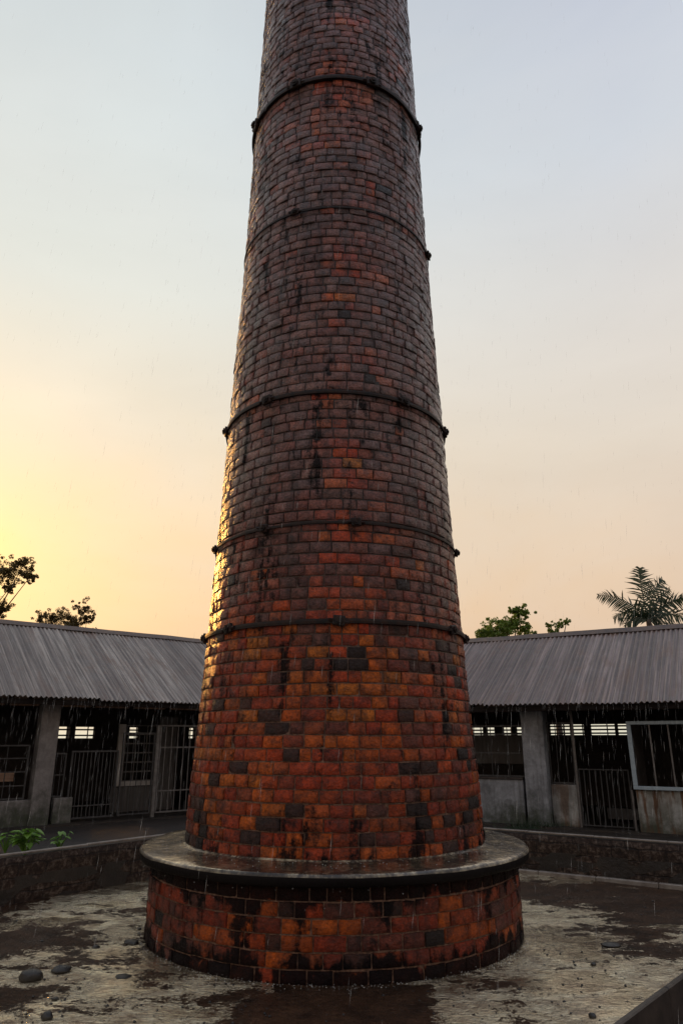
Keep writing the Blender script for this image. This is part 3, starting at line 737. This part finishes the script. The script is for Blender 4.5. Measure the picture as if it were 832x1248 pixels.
tree('small dark scrubby tree above the middle of the left roof ridge', b,
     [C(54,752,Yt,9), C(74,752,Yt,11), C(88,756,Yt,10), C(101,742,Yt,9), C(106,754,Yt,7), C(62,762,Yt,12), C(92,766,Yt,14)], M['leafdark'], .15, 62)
Yt = 26; b = at_y(622, 900, Yt); b.z = .3
tree('bright green leafy tree above the right roof nearest the chimney', b,
     [C(600,768,Yt,13), C(622,762,Yt,13), C(636,748,Yt,9), C(612,766,Yt,12), C(640,766,Yt,10), C(628,745,Yt,6), C(588,773,Yt,9)], M['leafgreen'], .2, 50)
b = at_y(676, 900, Yt); b.z = .3
tree('thin twiggy sapling showing just above the right roof ridge', b,
     [C(672,770,Yt,6), C(681,762,Yt,6), C(690,758,Yt,4), C(668,762,Yt,3)], M['leafgreen'], .15, 55)
# palm
Yp = 30; top = at_y(790, 758, Yp); pb = Vector((top.x+.2, top.y, .3))
palm = empty('palm_tree', pb, 0, 'palm with drooping feathery fronds above the right roof', 'palm')
mb = MB(); tp = top-pb
mb.tube([(0,0,-.1),(tp.x*.3,0,tp.z*.4),(tp.x*.8,0,tp.z*.8),tp+Vector((0,0,.1))], [.2,.16,.14,.10], 10); mb.build('trunk', M['bark'], palm)
fr = [((772,728),(735,721)), ((765,740),(741,758)), ((779,715),(779,692)), ((795,722),(812,704)), ((812,735),(836,728)), ((815,745),(840,752)), ((800,735),(822,716)), ((775,750),(757,766)), ((808,752),(822,768))]
for i, (m_, e_) in enumerate(fr):
    dy = random.uniform(-.9,.9); a0 = Vector(tp); a1 = at_y(*m_, Yp)-pb+Vector((0,dy*.5,0)); a2 = at_y(*e_, Yp)-pb+Vector((0,dy,0))
    pts = []
    a1 = a1*1.0 + Vector((0,0,.18))
    for k in range(15):
        t = k/14; pts.append(a0*(1-t)**2+a1*2*t*(1-t)+a2*t*t)
    mb = MB(); mb.tube(pts, [.03*(1-.85*k/14) for k in range(15)], 5)
    for k in range(1, 15):
        for q in range(2):
            t = (k+q/2)/15; i0 = int(t*14); p = pts[i0].lerp(pts[min(14,i0+1)], t*14-i0); d = (pts[min(14,i0+1)]-pts[max(0,i0-1)]).normalized()
            sd = d.cross(Vector((0,1,.3))).normalized()
            ln = .62*math.sin(PI*min(1, t*.85+.12))+.12
            for sg in (1,-1):
                w = (sd*sg*random.uniform(.5,.9)+d*.65+Vector((0,random.uniform(-.6,.6),-.35))).normalized()
                tip = p+w*ln*random.uniform(.8,1.1)+Vector((0,0,-.10*ln)); md = (p+tip)/2+Vector((0,0,.03)); x = d*.032
                mb.add([p-x, p+x, md+x, tip, md-x], [(0,1,2,3,4)])
    mb.build('frond', M['palmleaf'], palm, recalc=False)

# plants behind the left low wall
def plant(label, u, v, n, ls, hgt, Z=.3):
    p = at_z(u, v, Z); t = empty('broadleaf_weed', p, 0, label, 'plant', 'weeds behind the left low wall')
    ms = MB(); ml = MB()
    for i in range(n):
        a = random.uniform(0, 6.28); out = random.uniform(.03,.24)*hgt/.4; hh = hgt*random.uniform(.5,1.15)
        tip = Vector((math.cos(a)*out, math.sin(a)*out, hh)); ms.tube([(0,0,0), tip*.6+Vector((0,0,.02)), tip], [.008,.006,.004], 5)
        d = Vector((math.cos(a), math.sin(a), random.uniform(-.5,.25))).normalized(); s = d.cross(Vector((0,0,1))).normalized(); k = ls*random.uniform(.7,1.2)
        up = s.cross(d)
        P = [tip-d*k*.25]+[tip+d*k*x+s*k*y+up*k*zz for x, y, zz in ((-.35,.32,.05),(.0,.46,.08),(.45,.3,.04),(.85,0,-.12),(.45,-.3,.04),(.0,-.46,.08),(-.35,-.32,.05))]
        c = tip+d*k*.2-up*k*.03
        ml.add([c]+P, [(0,i_,i_+1) for i_ in range(1,8)]+[(0,8,1)])
    ms.build('stem', M['weed'], t); ml.build('leaves', M['weed'], t, recalc=False)
plant('bushy bright green broad-leaved weed in front of the left shed pillar', 30, 1043, 44, .13, .30)
plant('small sparse green weed just right of the bushy one', 72, 1036, 12, .09, .24)
plant('tiny dim weed at the far left edge behind the wall', 6, 1040, 12, .09, .24)
# moss tuft at foot of the right pillar
p = wr.o+wr.ex*xr(655,1000)+wr.ey*-.22
t = empty('grass_tuft', (p.x,p.y,.3), 0, 'low dark green grass tuft at the foot of the blue grey pillar', 'grass tuft')
mb = MB()
for i in range(260):
    x = random.gauss(0,.28); y = random.uniform(-.12,.1); a = random.uniform(-.6,.6); hh = random.uniform(.05,.2); w = .006
    mb.add([(x-w,y,0),(x+w,y,0),(x+a*hh,y+random.uniform(-.04,.04),hh)], [(0,1,2)])
mb.add([(.75*math.cos(2*PI*k/16), .13*math.sin(2*PI*k/16)-.01, 0) for k in range(16)]+[(0,-.01,.03)], [(k,(k+1)%16,16) for k in range(16)])
o = mb.build('blades', M['palmleaf'], t, recalc=False)

# ------------------------------------------------------------------ stones and twigs on the slab
def stone(u, v, wpx, hpx, label, flat=.7, name='stone', cat='stone'):
    p = at_z(u, v, 0); dist = (p-Vector((0,0,EYE))).length; s = wpx/850*dist/2*.84
    bm = bmesh.new(); bmesh.ops.create_icosphere(bm, subdivisions=3, radius=1)
    sd = random.uniform(0,99)
    for q in bm.verts:
        k = 1+.28*noise.noise(q.co*1.3+Vector((sd,0,0)))+.10*noise.noise(q.co*3.5+Vector((sd,1,0)))
        q.co = Vector((q.co.x*s*k, q.co.y*s*.8*k, q.co.z*s*flat*k))
    me = bpy.data.meshes.new(name); bm.to_mesh(me); bm.free()
    me.polygons.foreach_set('use_smooth', [True]*len(me.polygons)); me.materials.append(M['stone'])
    o = bpy.data.objects.new(name, me); col.objects.link(o); o.location = (p.x, p.y, s*flat*.45); o.rotation_euler = (0,0,random.uniform(-.4,.4))
    tag(o, label, cat, 'stones lying on the wet slab')
stone(37,1194,27,17,'largest black wet stone at the lower left of the wet slab', .55)
stone(74,1185,22,11,'flat dark stone just right of the largest stone', .42)
stone(57,1243,13,15,'upright black stone by the bottom edge on the left', .8)
stone(67,1219,8,5,'tiny dark pebble between the flat stone and the bottom edge', .5)
stone(160,1150,18,7,'thin flat dark stone close to the left side of the drum base', .3)
stone(170,1133,5,4,'tiny pebble just behind the thin flat stone by the drum base', .5)
stone(150,1192,18,5,'sliver of dark stone in the pale water left of the drum base', .25)
stone(723,1177,7,5,'round black pebble in the pale water right of the drum base', .6)
stone(722,1240,9,5,'dark pebble by the bottom edge on the right', .6)
stone(744,1153,22,5,'long thin dark stone lying between the right puddles', .2)
stone(117,1156,9,5,'small dark stone at the edge of the brown patch on the left', .5)

mb = MB(); gr = random.Random(8)
for i in range(900):
    u = gr.uniform(-60, 892); v_ = 1075+gr.random()**.8*190; p = at_z(u, v_, 0)
    if (p-Vector((CX,CY,0))).length < 2.05 or not inpoly(p.x, p.y, slabP): continue
    sz = .004+.012*gr.random()**3; q = [Vector((math.cos(a+.5*gr.random()),math.sin(a+.5*gr.random()),gr.uniform(-.1,.2)))*sz*gr.uniform(.7,1.2) for a in (0,1.25,2.5,3.8,5)]
    o_ = Vector((p.x,p.y,sz*.4)); mb.add([o_+t for t in q]+[o_+Vector((0,0,sz*.6)), o_-Vector((0,0,sz))], [(k,(k+1)%5,5) for k in range(5)]+[((k+1)%5,k,6) for k in range(5)])
tag(mb.build('grit', M['stone'], recalc=False), 'dark grit and crumbs scattered over the wet slab', 'grit', kind='stuff')
# ------------------------------------------------------------------ rain
rng = random.Random(5)
mb = MB()
def drop(mb, p, ln, w, dx=.06, dy=0):
    d = Vector((dx*ln, dy*ln, -ln)); a = Vector((w,0,0)); b = Vector((0,w,0)); m = p+d*.45
    q = p+d
    mb.add([p, m+a, m+b, m-a, m-b, q], [(0,1,2),(0,2,3),(0,3,4),(0,4,1),(5,2,1),(5,3,2),(5,4,3),(5,1,4)])
for i in range(2600):
    y = rng.uniform(4, 13.5); x = rng.uniform(-.75,.75)*y; z = rng.uniform(.1, 9.5)
    drop(mb, Vector((x,y,z)), rng.uniform(.05,.16), rng.uniform(.0006,.0011), -.09+rng.gauss(0,.015))
for w, x0, x1, ez in ((wl, -4.0, cL+.4, ezL), (wr, cR-.4, 6.0, ezR)):
    for i in range(800):
        x = rng.uniform(x0, x1); pp = w.o+w.ex*x+w.ey*(-OV-.02+rng.gauss(0,.01)); zz = ez*(1-rng.random()**1.5)+.05
        drop(mb, Vector((pp.x, pp.y, FZ+zz)), rng.uniform(.12,.30), .0012, -.05+rng.gauss(0,.02))
tag(mb.build('rain', M['rain'], recalc=False), 'fine rain and roof drips falling over the courtyard', 'rain', kind='stuff')
# splash beads where rain hits the drum foot and ledge rim
mb = MB()
for i in range(1800):
    t = rng.uniform(0, 2*PI)
    if i % 3: r = 2.0+abs(rng.gauss(0,.07)); z = abs(rng.gauss(0,.012))+.004
    else: r = rng.choice([rng.uniform(1.68,2.04), 2.07]); z = .845+abs(rng.gauss(0,.01)) if r < 2.05 else .83-rng.random()**2*.3
    s = rng.uniform(.0015,.0042); p = Vector((CX+r*math.cos(t), CY+r*math.sin(t), z))
    mb.add([p+Vector(q)*s for q in ((1,0,0),(0,1,0),(-1,0,0),(0,-1,0),(0,0,1.3),(0,0,-1))], [(0,1,4),(1,2,4),(2,3,4),(3,0,4),(1,0,5),(2,1,5),(3,2,5),(0,3,5)])
tag(mb.build('splash_drops', M['rain'], recalc=False), 'tiny water beads splashing round the chimney ledge and foot', 'water drops', kind='stuff')

# ------------------------------------------------------------------ light, sky, camera
SUN_AZ = R_(-30); SUN_EL = R_(12.5)      # azimuth from +Y towards +X
sd = Vector((math.sin(SUN_AZ)*math.cos(SUN_EL), math.cos(SUN_AZ)*math.cos(SUN_EL), math.sin(SUN_EL)))
ld = bpy.data.lights.new('sun', 'SUN'); ld.energy = 2.0; ld.angle = R_(8.0); ld.color = (1,.45,.10)
lo = bpy.data.objects.new('sun', ld); col.objects.link(lo); lo.rotation_euler = sd.to_track_quat('Z','Y').to_euler(); lo.location = sd*60
w = bpy.data.worlds.new('World'); scn.world = w; w.use_nodes = True
nt = w.node_tree; N = nt.nodes; bg = N['Background']
class WN(NT):
    def __init__(s): s.t = nt; s.n = N
W = WN()
sky = W.N('ShaderNodeTexSky', sky_type='NISHITA', sun_disc=False, sun_elevation=SUN_EL, sun_rotation=SUN_AZ, air_density=1.5, dust_density=4.0)
tc = W.N('ShaderNodeTexCoord'); nv = W.N('ShaderNodeVectorMath', operation='NORMALIZE'); W.L(tc.outputs['Generated'], nv.inputs[0])
s = sepz(W, nv.outputs[0])
el = W.math('MULTIPLY', W.math('ARCSINE', s[2]), 2/PI, clamp=True)     # 0 horizon .. 1 zenith
right = W.ramp(el, [(0, (.68,.66,.52)), (.035, (.66,.56,.41)), (.08, (.65,.45,.30)), (.12, (.65,.48,.34)), (.25, (.65,.56,.46)), (.36, (.65,.62,.59)), (.48, (.53,.57,.63)), (.62, (.41,.46,.58)), (1, (.28,.36,.50))])
left = W.ramp(el, [(0, (.70,.66,.50)), (.03, (.76,.53,.30)), (.07, (.76,.46,.22)), (.17, (.79,.57,.34)), (.27, (.75,.65,.50)), (.38, (.68,.69,.63)), (.55, (.55,.61,.63)), (1, (.30,.38,.50))])
hd = W.N('ShaderNodeVectorMath', operation='DOT_PRODUCT'); fl = W.N('ShaderNodeCombineXYZ'); W.L(s[0], fl.inputs[0]); W.L(s[1], fl.inputs[1])
fn = W.N('ShaderNodeVectorMath', operation='NORMALIZE'); W.L(fl.outputs[0], fn.inputs[0]); W.L(fn.outputs[0], hd.inputs[0]); hd.inputs[1].default_value = (math.sin(SUN_AZ), math.cos(SUN_AZ), 0)
base = W.mix(W.ramp(hd.outputs['Value'], [(.55, 0), (.86, .55), (.99, 1)]), right, left)
dt = W.N('ShaderNodeVectorMath', operation='DOT_PRODUCT'); W.L(nv.outputs[0], dt.inputs[0]); dt.inputs[1].default_value = sd
dd = W.math('MAXIMUM', dt.outputs['Value'], 0)
g2 = W.math('POWER', dd, 60); g3 = W.math('POWER', dd, 500)
def scaled(fac, c):
    x = W.N('ShaderNodeVectorMath', operation='SCALE'); x.inputs[0].default_value = c; W.L(fac, x.inputs['Scale']); return x.outputs[0]
def addv(a, b):
    x = W.N('ShaderNodeVectorMath', operation='ADD'); W.L(a, x.inputs[0]); W.L(b, x.inputs[1]); return x.outputs[0]
# the half of the sky behind the camera is dimmer and bluer
bk = W.ramp(W.math('MULTIPLY_ADD', dt.outputs['Value'], .5, .5), [(0, (.78,.84,.95)), (.75, (1,1,1))])
c = W.mix(1.0, base, bk, 'MULTIPLY')
c = addv(c, scaled(g2, (.12,.04,-.06))); c = addv(c, scaled(g3, (.15,.10,-.03)))
mpv = W.N('ShaderNodeMapping'); mpv.inputs['Scale'].default_value = (1,1,2.6); W.L(nv.outputs[0], mpv.inputs['Vector'])
cl = W.noise(mpv.outputs[0], 1.7, 6, .55, .4); k = W.math('MULTIPLY_ADD', cl, .26, .90)
c = W.mix(W.ramp(W.noise(mpv.outputs[0], 2.6, 5, .55, .6), [(.35, .06), (.75, .30)]), c, (.66,.64,.60))
x = W.N('ShaderNodeVectorMath', operation='SCALE'); W.L(c, x.inputs[0]); W.L(k, x.inputs['Scale']); c = x.outputs[0]
# physical sky at low strength plus the haze glow
y = W.N('ShaderNodeVectorMath', operation='SCALE'); W.L(sky.outputs[0], y.inputs[0]); y.inputs['Scale'].default_value = .05
z_ = W.N('ShaderNodeVectorMath', operation='SCALE'); W.L(c, z_.inputs[0]); z_.inputs['Scale'].default_value = 10.0
W.L(addv(y.outputs[0], z_.outputs[0]), bg.inputs['Color']); bg.inputs['Strength'].default_value = .1

cam = bpy.data.cameras.new('camera'); co = bpy.data.objects.new('camera', cam); col.objects.link(co)
co.location = (0,0,EYE); co.rotation_euler = (PI/2+PITCH, 0, R_(0)); cam.sensor_fit = 'HORIZONTAL'; cam.sensor_width = 36; cam.lens = 36*F/832
cam.clip_start = .05; cam.clip_end = 2000; scn.camera = co
vs_ = scn.view_settings; vs_.view_transform = 'Standard'; vs_.look = 'None'; vs_.exposure = .14; vs_.gamma = 1; vs_.use_curve_mapping = False
scn.render.resolution_x = 682; scn.render.resolution_y = 1024
